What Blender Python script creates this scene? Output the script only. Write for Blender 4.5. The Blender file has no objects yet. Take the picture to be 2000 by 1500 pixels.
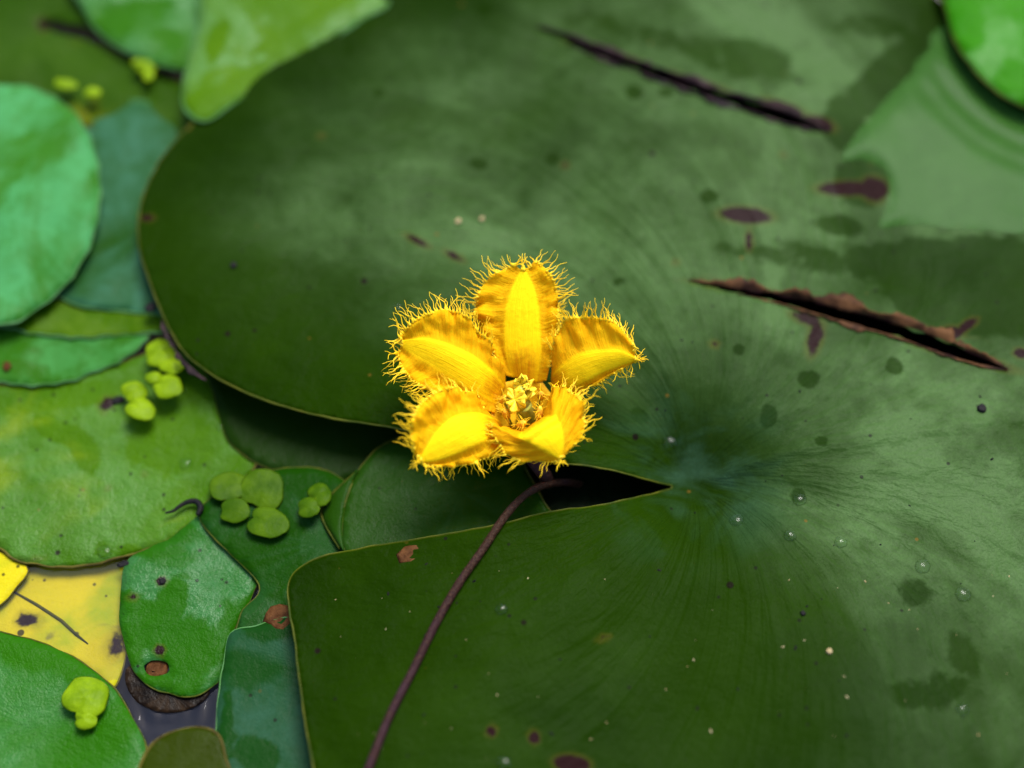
import bpy, math, random
import numpy as np
from mathutils import Vector, Matrix, geometry, noise as mnoise

random.seed(7); rng = np.random.default_rng(7)
CM = 0.01
scene = bpy.context.scene
col = scene.collection

# ------------------------------------------------------------------ camera
PITCH = math.radians(28)          # tilt away from looking straight down
DIST = 27.0                       # cm from the aim point
LENS, SENSOR = 60.0, 36.0
AIM = Vector((0, 0, 0.8))
VIEW = Vector((0, math.sin(PITCH), -math.cos(PITCH)))
CAM = AIM - VIEW * DIST           # cm
RIGHT = Vector((1, 0, 0)); UP = RIGHT.cross(VIEW)
cam_data = bpy.data.cameras.new('camera')
cam = bpy.data.objects.new('camera', cam_data); col.objects.link(cam)
cam.matrix_world = Matrix.Translation(CAM * CM) @ Matrix((RIGHT, UP, -VIEW)).transposed().to_4x4()
cam_data.lens = LENS; cam_data.sensor_width = SENSOR
cam_data.clip_start = 0.005; cam_data.clip_end = 60
cam_data.dof.use_dof = True
cam_data.dof.focus_distance = (DIST - 1.25) * CM
cam_data.dof.aperture_fstop = 5.2
scene.camera = cam

# ------------------------------------------------------------------ light
SUN_EL, SUN_AZ = math.radians(63), math.radians(26)   # azimuth clockwise from +Y
world = bpy.data.worlds.new('World'); scene.world = world; world.use_nodes = True
wn = world.node_tree.nodes; wl = world.node_tree.links
sky = wn.new('ShaderNodeTexSky'); sky.sky_type = 'NISHITA'; sky.sun_disc = False
sky.sun_elevation = SUN_EL; sky.sun_rotation = SUN_AZ
sky.air_density = 1.0; sky.dust_density = 2.0; sky.ozone_density = 1.0
bg = wn['Background']; wl.new(sky.outputs[0], bg.inputs[0]); bg.inputs[1].default_value = 0.075
sun_data = bpy.data.lights.new('sun', 'SUN'); sun_data.energy = 1.5; sun_data.angle = math.radians(28)
sun_data.color = (1.0, 0.98, 0.95)
sun = bpy.data.objects.new('sun', sun_data); col.objects.link(sun)
sdir = Vector((math.sin(SUN_AZ) * math.cos(SUN_EL), math.cos(SUN_AZ) * math.cos(SUN_EL), math.sin(SUN_EL)))
sun.rotation_euler = sdir.to_track_quat('Z', 'Y').to_euler()
sun.location = sdir * 1.0
vs = scene.view_settings
vs.view_transform = 'Standard'; vs.look = 'None'; vs.gamma = 1; vs.use_curve_mapping = False
vs.exposure = 2.0
scene.cycles.max_bounces = 8; scene.cycles.transparent_max_bounces = 12
scene.cycles.use_denoising = True
scene.cycles.caustics_reflective = False; scene.cycles.caustics_refractive = False

# ------------------------------------------------------------------ geometry helpers (all in cm, written out in m)
def ray(px, py):
    sx = (px - 1000) / 2000 * SENSOR / LENS
    sy = -(py - 750) / 2000 * SENSOR / LENS
    return VIEW + RIGHT * sx + UP * sy
def P(px, py, z):
    """place in the pond (cm) seen at a picture point, at height z above the water"""
    d = ray(px, py); t = (z - CAM.z) / d.z
    return CAM + d * t
def on(px, py, h):
    """same, on a surface whose height is the function h(x, y)"""
    z = 0.6
    for _ in range(6):
        p = P(px, py, z); z = float(h(p.x, p.y))
    return P(px, py, z)
def catmull(pts, per=10, closed=False):
    pts = [np.array(p, float) for p in pts]; n = len(pts); out = []
    rngn = n if closed else n - 1
    for i in range(rngn):
        g = (lambda k: pts[k % n]) if closed else (lambda k: pts[min(max(k, 0), n - 1)])
        p0, p1, p2, p3 = g(i - 1), g(i), g(i + 1), g(i + 2)
        for j in range(per):
            t = j / per
            out.append(0.5 * (2 * p1 + (p2 - p0) * t + (2 * p0 - 5 * p1 + 4 * p2 - p3) * t * t + (3 * p1 - p0 - 3 * p2 + p3) * t ** 3))
    if not closed: out.append(pts[-1])
    return np.array(out)
def resample(poly, step, closed):
    q = np.vstack([poly, poly[:1]]) if closed else poly
    L = np.concatenate([[0], np.cumsum(np.linalg.norm(np.diff(q, axis=0), axis=1))])
    n = max(6, int(L[-1] / step)); s = np.linspace(0, L[-1], n + 1)
    r = np.stack([np.interp(s, L, q[:, k]) for k in range(q.shape[1])], 1)
    return r[:-1] if closed else r
def inside(pts, loops):
    x, y = pts[:, 0], pts[:, 1]; c = np.zeros(len(pts), bool)
    for lp in loops:
        a = lp; b = np.roll(lp, -1, axis=0)
        for (x1, y1), (x2, y2) in zip(a[:, :2], b[:, :2]):
            if y1 == y2: continue
            c ^= ((y1 > y) != (y2 > y)) & (x < (x2 - x1) * (y - y1) / (y2 - y1) + x1)
    return c
def loopdist(pts, loops):
    q = np.vstack(loops)[:, :2]; d = np.empty(len(pts))
    for i in range(0, len(pts), 4000):
        s = pts[i:i + 4000, :2]
        d[i:i + 4000] = np.sqrt(((s[:, None, :] - q[None]) ** 2).sum(2).min(1))
    return d
def nz(x, y, z=0.0): return mnoise.noise(Vector((x, y, z)))

def link_mesh(name, verts, faces, mat, parent=None, origin=(0, 0, 0), smooth=True, uvs=None, attrs=None):
    o3 = np.array(origin, float)
    v = (np.asarray(verts, float) - o3) * CM
    me = bpy.data.meshes.new(name); me.from_pydata(v.tolist(), [], [list(map(int, f)) for f in faces]); me.update()
    if smooth: me.polygons.foreach_set('use_smooth', [True] * len(me.polygons))
    if attrs:
        for k, a in attrs.items():
            at = me.attributes.new(k, 'FLOAT', 'POINT'); at.data.foreach_set('value', np.asarray(a, np.float32))
    if uvs is not None:
        uvl = me.uv_layers.new(name='UVMap'); idx = np.empty(len(me.loops), int); me.loops.foreach_get('vertex_index', idx)
        uvl.data.foreach_set('uv', np.asarray(uvs, np.float32)[idx].ravel())
    if mat: me.materials.append(mat)
    ob = bpy.data.objects.new(name, me); col.objects.link(ob)
    if parent is not None:
        ob.parent = parent
        ob.location = Vector(o3 * CM) - parent.location
    else: ob.location = o3 * CM
    return ob
def tag(o, label, cat, group=None, kind=None):
    if label: o['label'] = label
    if cat: o['category'] = cat
    if group: o['group'] = group
    if kind: o['kind'] = kind
    return o
def empty(name, loc):
    o = bpy.data.objects.new(name, None); col.objects.link(o); o.location = Vector(loc) * CM; o.empty_display_size = 0.01
    return o

class MB:
    def __init__(s): s.v = []; s.f = []; s.uv = []
    def add(s, v, f, uv=None):
        n = len(s.v); s.v += [tuple(p) for p in v]; s.f += [tuple(i + n for i in q) for q in f]
        s.uv += list(uv) if uv is not None else [(0, 0)] * len(v)
    def tube(s, pts, rad, sides=6, cap=True):
        pts = [Vector(p) for p in pts]; n = len(pts)
        if not hasattr(rad, '__len__'): rad = [rad] * n
        V = []; ref = Vector((0.31, 0.17, 0.93)); uv = []
        t0 = (pts[1] - pts[0]).normalized(); a = t0.cross(ref)
        if a.length < 1e-3: a = t0.cross(Vector((1, 0, 0)))
        a.normalize()
        for i in range(n):
            t = (pts[min(i + 1, n - 1)] - pts[max(i - 1, 0)]).normalized()
            a = (a - t * a.dot(t)).normalized(); b = t.cross(a)
            for k in range(sides):
                an = 2 * math.pi * k / sides
                V.append(pts[i] + (a * math.cos(an) + b * math.sin(an)) * rad[i]); uv.append((i / (n - 1), k / sides))
        F = [(i * sides + k, i * sides + (k + 1) % sides, (i + 1) * sides + (k + 1) % sides, (i + 1) * sides + k) for i in range(n - 1) for k in range(sides)]
        if cap:
            F.append(tuple(range(sides))[::-1]); F.append(tuple((n - 1) * sides + k for k in range(sides)))
        s.add(V, F, uv)
    def grid(s, G, uv=None, closed=False):
        """G[i][j] points"""
        n, m = len(G), len(G[0]); V = [p for r in G for p in r]
        F = [(i * m + j, i * m + (j + 1) % m, (i + 1) * m + (j + 1) % m, (i + 1) * m + j) for i in range(n - 1) for j in range(m if closed else m - 1)]
        s.add(V, F, uv)
    def build(s, name, mat, parent=None, origin=(0, 0, 0), smooth=True, kind=None, label=None):
        o = link_mesh(name, s.v, s.f, mat, parent, origin, smooth, uvs=s.uv)
        if kind: o['kind'] = kind
        if label: o['label'] = label
        return o

# ------------------------------------------------------------------ materials
class NT:
    def __init__(s, name):
        s.m = bpy.data.materials.new(name); s.m.use_nodes = True; s.t = s.m.node_tree; s.n = s.t.nodes
        s.n.clear(); s.out = s.n.new('ShaderNodeOutputMaterial')
    def sock(s, node, key, val):
        i = node.inputs[key]
        if isinstance(val, bpy.types.NodeSocket): s.t.links.new(val, i)
        elif val is not None:
            if hasattr(i.default_value, '__len__') and len(i.default_value) == 4 and hasattr(val, '__len__') and len(val) == 3: val = (*val, 1)
            i.default_value = val
    def node(s, kind, out=0, props=None, **kw):
        nd = s.n.new('ShaderNode' + kind)
        for k, v in (props or {}).items(): setattr(nd, k, v)
        for k, v in kw.items(): s.sock(nd, int(k[1:]) if k[0] == '_' and k[1:].isdigit() else k.replace('_', ' '), v)
        return nd.outputs[out] if out is not None else nd
    def math(s, op, a, b=None, c=None, clamp=False):
        nd = s.n.new('ShaderNodeMath'); nd.operation = op; nd.use_clamp = clamp
        s.sock(nd, 0, a); s.sock(nd, 1, b); s.sock(nd, 2, c); return nd.outputs[0]
    def vmath(s, op, a, b=None, scale=None):
        nd = s.n.new('ShaderNodeVectorMath'); nd.operation = op; s.sock(nd, 0, a)
        if b is not None: s.sock(nd, 1, b)
        if scale is not None: s.sock(nd, 3, scale)
        return nd.outputs[1] if op == 'LENGTH' else nd.outputs[0]
    def ramp(s, x, lo, hi, smooth=True, to=(0, 1)):
        nd = s.n.new('ShaderNodeMapRange'); nd.interpolation_type = 'SMOOTHSTEP' if smooth else 'LINEAR'
        s.sock(nd, 0, x); s.sock(nd, 1, lo); s.sock(nd, 2, hi); s.sock(nd, 3, to[0]); s.sock(nd, 4, to[1]); return nd.outputs[0]
    def mix(s, f, a, b, mode='MIX'):
        nd = s.n.new('ShaderNodeMix'); nd.data_type = 'RGBA'; nd.blend_type = mode
        s.sock(nd, 0, f); s.sock(nd, 6, a); s.sock(nd, 7, b); return nd.outputs[2]
    def noise(s, vec, scale, detail=3, rough=0.5, dist=0.0, out=0):
        return s.node('TexNoise', out=out, Vector=vec, Scale=scale, Detail=detail, Roughness=rough, Distortion=dist)
    def attr(s, name):
        nd = s.n.new('ShaderNodeAttribute'); nd.attribute_name = name; return nd.outputs['Fac']
    def bump(s, h, dist, strength=1.0, normal=None):
        return s.node('Bump', Height=h, Distance=dist, Strength=strength, Normal=normal)
    def surf(s, x): s.t.links.new(x, s.out.inputs[0]); return s.m

def leaf_mat(name, deep, mid, pale, bloom=0.6, patch=70, thr=0.5, soft=0.08, streak=0.5, rough=(0.5, 0.3), spec=0.022,
             edge=None, edge_w=0.06, stain=(0.008, 0.0028, 0.0028), freckle=0.3, bumpy=1.0, seed=0.0, dim=0.81, vein=0.045, rim_shade=None, lobe_shade=None, base=0.0, sheen=0.02, wetness=1.0, heart=None, stretch=(1, 1, 1), blot=None):
    deep, mid, pale = (tuple(k * dim for k in q) for q in (deep, mid, pale))
    t = NT(name); P0 = t.node('TexCoord', out=3)
    P1 = t.vmath('ADD', P0, (seed * 0.13, seed * 0.29, 0))
    r = t.vmath('LENGTH', P0)
    polar = t.vmath('SCALE', t.vmath('NORMALIZE', t.vmath('MULTIPLY', P0, (1, 1, 0))), scale=1.0)
    rad = t.node('CombineXYZ', X=t.math('MULTIPLY', r, 12.0))
    pv = t.vmath('ADD', polar, t.vmath('ADD', rad, (seed, 0, seed)))
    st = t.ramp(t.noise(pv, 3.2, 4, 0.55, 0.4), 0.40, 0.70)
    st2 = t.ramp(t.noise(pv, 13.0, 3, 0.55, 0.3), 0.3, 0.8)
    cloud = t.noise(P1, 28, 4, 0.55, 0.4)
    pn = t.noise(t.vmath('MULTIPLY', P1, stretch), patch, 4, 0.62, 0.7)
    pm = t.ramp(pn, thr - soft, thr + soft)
    fine = t.noise(P1, 420, 3, 0.6)
    grain = t.noise(P1, 2600, 2, 0.6)
    wet = t.attr('wet')
    bl = t.math('MULTIPLY_ADD', pm, bloom, base)  # bloom: amount of pale mottling and wax, with sky sheen painted in
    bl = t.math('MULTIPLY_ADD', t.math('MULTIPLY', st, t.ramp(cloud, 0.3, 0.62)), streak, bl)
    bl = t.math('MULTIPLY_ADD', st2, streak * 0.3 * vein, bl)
    if rim_shade:                                    # painted: pale wax and sky sheen fade out towards the margin
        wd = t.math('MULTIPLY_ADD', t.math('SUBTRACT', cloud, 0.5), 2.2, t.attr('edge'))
        bl = t.math('MULTIPLY', bl, t.ramp(wd, rim_shade[0], rim_shade[1], to=(0.05, 1.25)))
    if lobe_shade:                                    # painted: notch lobes darkened, pale sky sheen kept on the far blade
        dd = t.node('VectorMath', out=1, props=dict(operation='DOT_PRODUCT'), _0=polar, _1=lobe_shade)
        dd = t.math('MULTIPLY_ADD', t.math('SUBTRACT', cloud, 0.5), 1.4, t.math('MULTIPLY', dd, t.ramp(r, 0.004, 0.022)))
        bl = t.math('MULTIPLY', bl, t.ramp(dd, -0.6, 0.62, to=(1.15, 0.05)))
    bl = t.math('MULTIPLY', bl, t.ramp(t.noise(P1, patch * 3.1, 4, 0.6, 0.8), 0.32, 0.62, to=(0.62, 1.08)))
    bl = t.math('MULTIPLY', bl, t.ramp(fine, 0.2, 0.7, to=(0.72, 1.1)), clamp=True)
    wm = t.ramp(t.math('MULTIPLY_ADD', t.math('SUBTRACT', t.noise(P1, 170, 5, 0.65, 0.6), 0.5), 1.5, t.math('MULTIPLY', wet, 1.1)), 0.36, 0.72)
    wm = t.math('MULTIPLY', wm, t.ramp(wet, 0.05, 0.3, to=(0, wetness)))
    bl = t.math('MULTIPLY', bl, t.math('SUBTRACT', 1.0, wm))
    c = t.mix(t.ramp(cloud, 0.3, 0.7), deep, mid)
    c = t.mix(bl, c, pale)  # pale patches: mottling and wax, with sky sheen painted in
    if heart: c = t.mix(t.math('MULTIPLY', t.ramp(r, 0.002, 0.024, to=(0.55, 0)), t.ramp(t.noise(P1, 75, 4, 0.6, 0.8), 0.36, 0.66)), c, heart)
    c = t.mix(t.ramp(grain, 0.25, 0.75, to=(0.0, 0.5)), c, t.mix(0.5, c, deep))
    if blot:                                    # yellowing or browning blotches of the blade itself
        bn = t.ramp(t.noise(P1, blot[1], 4, 0.6, 0.5), blot[2], blot[2] + 0.12)
        c = t.mix(t.math('MULTIPLY', bn, blot[3]), c, blot[0])
    # freckles: rusty and dark points
    if freckle > 0:
        for sc, cl, th, am in ((230, (0.006, 0.003, 0.003), 0.10, 0.9), (300, (0.10, 0.055, 0.008), 0.07, 0.6), (520, (0.006, 0.006, 0.004), 0.12, 0.8)):
            nd = t.node('TexVoronoi', out=None, Vector=t.vmath('ADD', P1, (sc * .01, 0, 0)), Scale=sc)
            keep = t.ramp(t.node('SeparateColor', out=0, Color=nd.outputs['Color']), 1 - freckle * 0.35, 1 - freckle * 0.35 + 0.02)
            dot = t.ramp(nd.outputs['Distance'], th, th * 1.5, to=(1, 0))
            c = t.mix(t.math('MULTIPLY', t.math('MULTIPLY', dot, keep), am), c, cl)
    sa = t.attr('stain')
    sm = t.ramp(t.math('MULTIPLY_ADD', t.math('SUBTRACT', t.noise(P1, 500, 4, 0.65), 0.5), 0.7, sa), 0.38, 0.62)
    c = t.mix(t.math('MULTIPLY', t.ramp(sa, 0.02, 0.42), 0.6), c, t.mix(0.5, c, (0.06, 0.05, 0.006)))
    c = t.mix(sm, c, t.mix(fine, stain, tuple(min(1, k * 1.8) for k in stain)))
    if edge:
        c = t.mix(t.ramp(t.attr('edge'), 0.0, edge_w, to=(0.8, 0)), c, edge)
    ro = t.math('ADD', t.ramp(bl, 0, 1, to=(rough[1], rough[0])), t.ramp(fine, 0.2, 0.8, to=(-0.06, 0.06)))
    ro = t.math('MULTIPLY_ADD', wm, 0.04, ro, clamp=True)
    b = t.bump(t.math('MULTIPLY_ADD', grain, 0.4, fine), 0.0004 * bumpy, 0.4)
    b = t.bump(t.math('MULTIPLY_ADD', st2, 1.0 * vein, t.noise(P1, 90, 4, 0.55)), 0.0012 * bumpy, 0.35, b)
    bs = t.node('BsdfPrincipled', Base_Color=c, Roughness=ro, Normal=b)
    t.sock(bs.node, 'Specular IOR Level', t.math('MULTIPLY_ADD', bl, sheen, spec))
    return t.surf(bs)

def simple_mat(name, a, b, scale=300, rough=0.5, bump=0.0003, bscale=None, spec=0.4, trans=0.0, tcol=None):
    t = NT(name); P0 = t.node('TexCoord', out=3)
    n = t.noise(P0, scale, 4, 0.6, 0.3); c = t.mix(t.ramp(n, 0.3, 0.7), a, b)
    bm = t.bump(t.noise(P0, bscale or scale * 2, 3, 0.6), bump, 0.5)
    bs = t.node('BsdfPrincipled', Base_Color=c, Roughness=rough, Normal=bm)
    bs.node.inputs['Specular IOR Level'].default_value = spec
    if trans:
        tr = t.node('BsdfTranslucent', Color=tcol or c, Normal=bm)
        return t.surf(t.node('MixShader', _0=trans, _1=bs, _2=tr))
    return t.surf(bs)

def water_mat(name, tint, boost, rough, ripple=0.0, pale_tint=None):
    t = NT(name); P0 = t.node('TexCoord', out=3)
    b = t.bump(t.noise(P0, 120, 2, 0.4), 0.0006, ripple) if ripple else None
    fr = t.math('MULTIPLY', t.node('Fresnel', IOR=1.33, Normal=b), boost, clamp=True)
    gl = t.node('BsdfGlossy', Color=(1, 1, 1), Roughness=rough, Normal=b)
    tr = t.node('BsdfTransparent', Color=tint)
    if pale_tint: tr = t.node('MixShader', _0=pale_tint[1], _1=tr, _2=t.node('BsdfDiffuse', Color=pale_tint[0]))
    return t.surf(t.node('MixShader', _0=fr, _1=tr, _2=gl))

GREEN_EDGE = (0.16, 0.17, 0.02)
M = {}
def bed_mat():
    t = NT('pond_mud_sky_tint'); P0 = t.node('TexCoord', out=3); z = t.node('SeparateXYZ', out=2, Vector=P0)
    n = t.noise(P0, 90, 4, 0.6, 0.4)
    deep = t.mix(n, (0.003, 0.0028, 0.002), (0.008, 0.007, 0.005)); pale_tint = t.mix(n, (0.055, 0.052, 0.078), (0.105, 0.10, 0.14))  # pale violet stands in for sky reflected on the water
    bs = t.node('BsdfPrincipled', Base_Color=t.mix(t.ramp(z, -0.05, -0.012), deep, pale_tint), Roughness=0.9)
    bs.node.inputs['Specular IOR Level'].default_value = 0.05
    return t.surf(bs)
M['bed'] = bed_mat()
M['water'] = water_mat('pond_water_surface', (0.90, 0.89, 0.82), 1.0, 0.05, 0.15, ((0.085, 0.080, 0.12), 0.03))  # faint violet diffuse stands for the reflected sky
M['film'] = water_mat('thin_water_film', (0.93, 0.96, 0.9), 0.085, 0.20, 0, ((0.034, 0.105, 0.016), 0.55))
M['drop'] = water_mat('water_bead', (0.93, 0.96, 0.9), 0.4, 0.12)

def petal_mat():
    t = NT('yellow_petal'); uv = t.node('TexCoord', out=2); P0 = t.node('TexCoord', out=3)
    s = t.node('SeparateXYZ', out=None, Vector=uv); u, v = s.outputs[0], s.outputs[1]
    av = t.math('ABSOLUTE', t.math('MULTIPLY_ADD', v, 2.0, -1.0))
    wing = t.ramp(av, 0.36, 0.5)
    # fine lines: lengthwise on the midrib, running out to the fringe on the wings
    lw = t.noise(t.node('CombineXYZ', X=t.math('MULTIPLY', u, 46.0), Y=t.math('MULTIPLY', v, 2.5)), 1.0, 4, 0.65, 0.5)
    lm = t.noise(t.node('CombineXYZ', X=t.math('MULTIPLY', u, 3.0), Y=t.math('MULTIPLY', v, 60.0)), 1.0, 3, 0.6)
    c_mid = t.mix(t.ramp(lm, 0.3, 0.7), (0.90, 0.56, 0.002), (0.97, 0.66, 0.005))
    c_wing = t.mix(t.ramp(lw, 0.3, 0.72), (0.95, 0.53, 0.003), (0.98, 0.65, 0.007))
    c = t.mix(wing, c_mid, c_wing)
    base = t.ramp(t.math('ADD', u, t.math('MULTIPLY_ADD', t.noise(P0, 900, 3), 0.22, -0.11)), 0.08, 0.30, to=(1, 0))
    mid = t.ramp(av, 0.15, 0.42, to=(1, 0))
    red = t.math('MULTIPLY', t.math('MULTIPLY', base, mid), t.ramp(lm, 0.25, 0.6))
    c = t.mix(t.math('MULTIPLY', red, 0.85), c, (0.46, 0.09, 0.002))
    c = t.mix(t.math('MULTIPLY', t.ramp(u, 0.0, 0.4, to=(1, 0)), 0.35), c, (0.78, 0.36, 0.002))
    h = t.mix(wing, t.math('MULTIPLY', lm, 0.3), t.math('MULTIPLY', lw, 1.2))
    bm = t.bump(h, 0.0011, 0.45); bm = t.bump(t.noise(P0, 700, 3), 0.0004, 0.4, bm)
    bs = t.node('BsdfPrincipled', Base_Color=c, Roughness=0.62, Normal=bm); bs.node.inputs['Specular IOR Level'].default_value = 0.06
    tr = t.node('BsdfTranslucent', Color=t.mix(0.4, c, (0.95, 0.52, 0.002)), Normal=bm)
    return t.surf(t.node('MixShader', _0=t.ramp(wing, 0, 1, to=(0.2, 0.55)), _1=bs, _2=tr))
M['petal'] = petal_mat()
M['hair'] = simple_mat('yellow_fringe', (0.84, 0.54, 0.003), (0.94, 0.66, 0.01), 500, 0.5, 0.0, spec=0.3, trans=0.3)
M['stigma'] = simple_mat('crumpled_yellow_stigma', (0.84, 0.58, 0.008), (0.92, 0.70, 0.03), 700, 0.55, 0.0004, trans=0.15)
M['style'] = simple_mat('pale_green_style', (0.36, 0.40, 0.05), (0.50, 0.50, 0.08), 400, 0.45, 0.0002, trans=0.15)
M['tube'] = simple_mat('yellow_throat', (0.72, 0.36, 0.004), (0.82, 0.50, 0.01), 500, 0.6, 0.0003, spec=0.15, trans=0.3)
M['anther'] = simple_mat('orange_anther', (0.60, 0.28, 0.008), (0.82, 0.52, 0.015), 1500, 0.6, 0.0005)

def stalk_mat():
    t = NT('purple_brown_stalk'); uv = t.node('TexCoord', out=2); P0 = t.node('TexCoord', out=3)
    u = t.node('SeparateXYZ', Vector=uv)
    c = t.mix(t.ramp(u, 0.35, 0.7), (0.019, 0.0055, 0.007), (0.023, 0.009, 0.004))
    n = t.noise(P0, 2200, 3, 0.6)
    c = t.mix(t.ramp(n, 0.45, 0.75), c, (0.045, 0.021, 0.011))
    c = t.mix(t.ramp(t.noise(P0, 300, 3), 0.5, 0.8), c, (0.03, 0.012, 0.016))
    bm = t.bump(n, 0.0005, 0.7)
    bs = t.node('BsdfPrincipled', Base_Color=c, Roughness=0.5, Normal=bm); bs.node.inputs['Specular IOR Level'].default_value = 0.1
    return t.surf(bs)
M['stalk'] = stalk_mat()
M['torn'] = simple_mat('dry_torn_edge', (0.010, 0.004, 0.0035), (0.095, 0.043, 0.016), 170, 0.6, 0.0006, spec=.05)
M['torn_dark'] = simple_mat('rotten_torn_edge', (0.005, 0.0025, 0.003), (0.028, 0.013, 0.014), 200, 0.5, 0.0006, spec=.08)
M['husk'] = simple_mat('brown_dry_husk', (0.035, 0.012, 0.003), (0.085, 0.034, 0.010), 700, 0.6, 0.0006, spec=.05)
M['dark'] = simple_mat('black_grit', (0.003, 0.003, 0.004), (0.010, 0.008, 0.007), 900, 0.6, spec=.1)
M['vein'] = simple_mat('dark_olive_vein', (0.02, 0.022, 0.004), (0.05, 0.05, 0.006), 300, 0.6, spec=.05)
M['speck_pale'] = simple_mat('pale_grit', (0.20, 0.13, 0.04), (0.36, 0.30, 0.16), 900, 0.7)
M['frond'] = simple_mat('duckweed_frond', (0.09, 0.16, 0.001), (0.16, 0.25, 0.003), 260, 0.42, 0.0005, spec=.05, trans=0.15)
M['frond_dark'] = simple_mat('dark_duckweed_frond', (0.022, 0.058, 0.001), (0.05, 0.10, 0.002), 260, 0.42, 0.0005, spec=.03, trans=0.1)  # darker green frond colour
M['rim_green'] = simple_mat('yellow_green_leaf_margin', (0.018, 0.032, 0.001), (0.06, 0.065, 0.004), 300, 0.5, spec=0.08)
M['rim_pale'] = simple_mat('pale_leaf_margin', (0.03, 0.10, 0.015), (0.06, 0.15, 0.05), 300, 0.5, spec=0.08)
M['rim_brown'] = simple_mat('brown_leaf_margin', (0.03, 0.022, 0.003), (0.08, 0.07, 0.008), 300, 0.5, spec=0.08)
# ------------------------------------------------------------------ leaves
def make_leaf(outline, h, mat, label, centre, step=0.14, estep=0.08, holes=(), stains=(), wets=(), jag=0.012, scallop=0.0, nsc=0,
              rim=None, rim_r=0.022, thick=0.022, name='lily_pad', cat='leaf', group='floating leaves', curl=0.0, smooth_in=6):
    to3 = lambda q: on(q[0], q[1], h)
    def loop(px):
        pts = catmull([np.array(to3(q)) for q in px], smooth_in, True)[:, :2]
        return resample(pts, estep, True)
    main = loop(outline)
    cen = main.mean(0); n = len(main)
    tang = np.roll(main, -1, 0) - np.roll(main, 1, 0); nrm = np.stack([tang[:, 1], -tang[:, 0]], 1); nrm /= np.linalg.norm(nrm, axis=1)[:, None] + 1e-9
    s = np.arange(n)
    d = np.array([jag * (nz(p[0] * 4, p[1] * 4, 3) + 0.8 * nz(p[0] * 1.3, p[1] * 1.3, 9)) for p in main])
    if scallop: d += scallop * np.abs(np.sin(np.pi * s / n * nsc)) ** 0.6
    main = main + nrm * d[:, None]
    hl = []
    for hp in holes:
        q = resample(catmull([np.array(to3(p)) for p in hp], 5, True)[:, :2], estep * 0.8, True)
        q += np.array([[0.04 * nz(a * 3, b * 3, 5), 0.045 * nz(a * 3.5, b * 3.5, 15) + .025 * nz(a * 9, b * 9, 2)] for a, b in q]); hl.append(q)
    loops = [main] + hl
    lo, hi = main.min(0), main.max(0)
    gx, gy = np.meshgrid(np.arange(lo[0], hi[0], step), np.arange(lo[1], hi[1], step * 0.87))
    gx = gx + (np.arange(gx.shape[0]) % 2)[:, None] * step * 0.5
    g = np.stack([gx.ravel(), gy.ravel()], 1) + rng.uniform(-.12, .12, (gx.size, 2)) * step
    g = g[inside(g, loops)]; dd = loopdist(g, loops); g = g[dd > step * 0.55]
    allv = np.vstack(loops + [g]); edges = []; k = 0
    for lp in loops:
        m = len(lp); edges += [(k + i, k + (i + 1) % m) for i in range(m)]; k += m
    ov, oe, of, *_ = geometry.delaunay_2d_cdt([Vector(p) for p in allv], edges, [], 0, 1e-6)
    v2 = np.array([(p.x, p.y) for p in ov]); f = np.array([tuple(t) for t in of if len(t) == 3])
    c3 = v2[f].mean(1); f = f[inside(c3, loops)]
    a, b, c_ = v2[f[:, 0]], v2[f[:, 1]], v2[f[:, 2]]
    cr = (b[:, 0] - a[:, 0]) * (c_[:, 1] - a[:, 1]) - (b[:, 1] - a[:, 1]) * (c_[:, 0] - a[:, 0])
    f[cr < 0] = f[cr < 0][:, ::-1]
    z = np.array([float(h(x, y)) for x, y in v2]); ed = loopdist(v2, [main])
    z = z + curl * np.exp(-ed / 0.35) * np.array([1 + 0.8 * nz(x * .9, y * .9, 7) for x, y in v2])
    def painted(lst, soft):
        out = np.zeros(len(v2))
        for px, py, rx, ry, an, w in lst:
            cc = to3((px, py)); sc = DIST * SENSOR / LENS / 2000
            dx, dy = (v2[:, 0] - cc.x) / sc, (v2[:, 1] - cc.y) / sc * math.cos(PITCH)
            an = -math.radians(an); ca, sa = math.cos(an), math.sin(an)
            q = np.sqrt(((dx * ca + dy * sa) / rx) ** 2 + ((-dx * sa + dy * ca) / ry) ** 2)
            out = np.maximum(out, w * np.clip(1.5 - q, 0, 1))
        return out
    cxy = to3(centre); org = (cxy.x, cxy.y, float(h(cxy.x, cxy.y)))
    o = link_mesh(name, np.column_stack([v2, z]), f, mat, None, org, True,
                  attrs=dict(edge=np.minimum(ed, 6.0), stain=painted(stains, 1), wet=painted(wets, 1)))
    md = o.modifiers.new('thickness', 'SOLIDIFY'); md.thickness = thick * CM; md.offset = -1
    tag(o, label, cat, group)
    if rim:
        mb = MB(); zz = [float(h(x, y)) + curl * (1 + 0.8 * nz(x * .9, y * .9, 7)) for x, y in main]
        pts = [(x, y, q - thick * 0.4) for (x, y), q in zip(main, zz)]; pts.append(pts[0])
        mb.tube(pts, [rim_r * 0.8 * (1 + 0.8 * nz(p[0] * 2, p[1] * 2, 2)) for p in pts], 5, False)
        mb.build('leaf_margin', rim, o, org)
    return o

def flat(z0, cx=0, cy=0, sx=0.0, sy=0.0, wav=0.0, ws=0.6, seed=0.0, bowl=0.0):
    """height of a nearly flat pad: level, slope, lumps"""
    def h(x, y):
        z = z0 + sx * (x - cx) + sy * (y - cy) + bowl * ((x - cx) ** 2 + (y - cy) ** 2)
        if wav: z += wav * (nz(x * ws, y * ws, seed) + 0.5 * nz(x * ws * 2.3, y * ws * 2.3, seed + 4))
        return z
    return h

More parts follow.
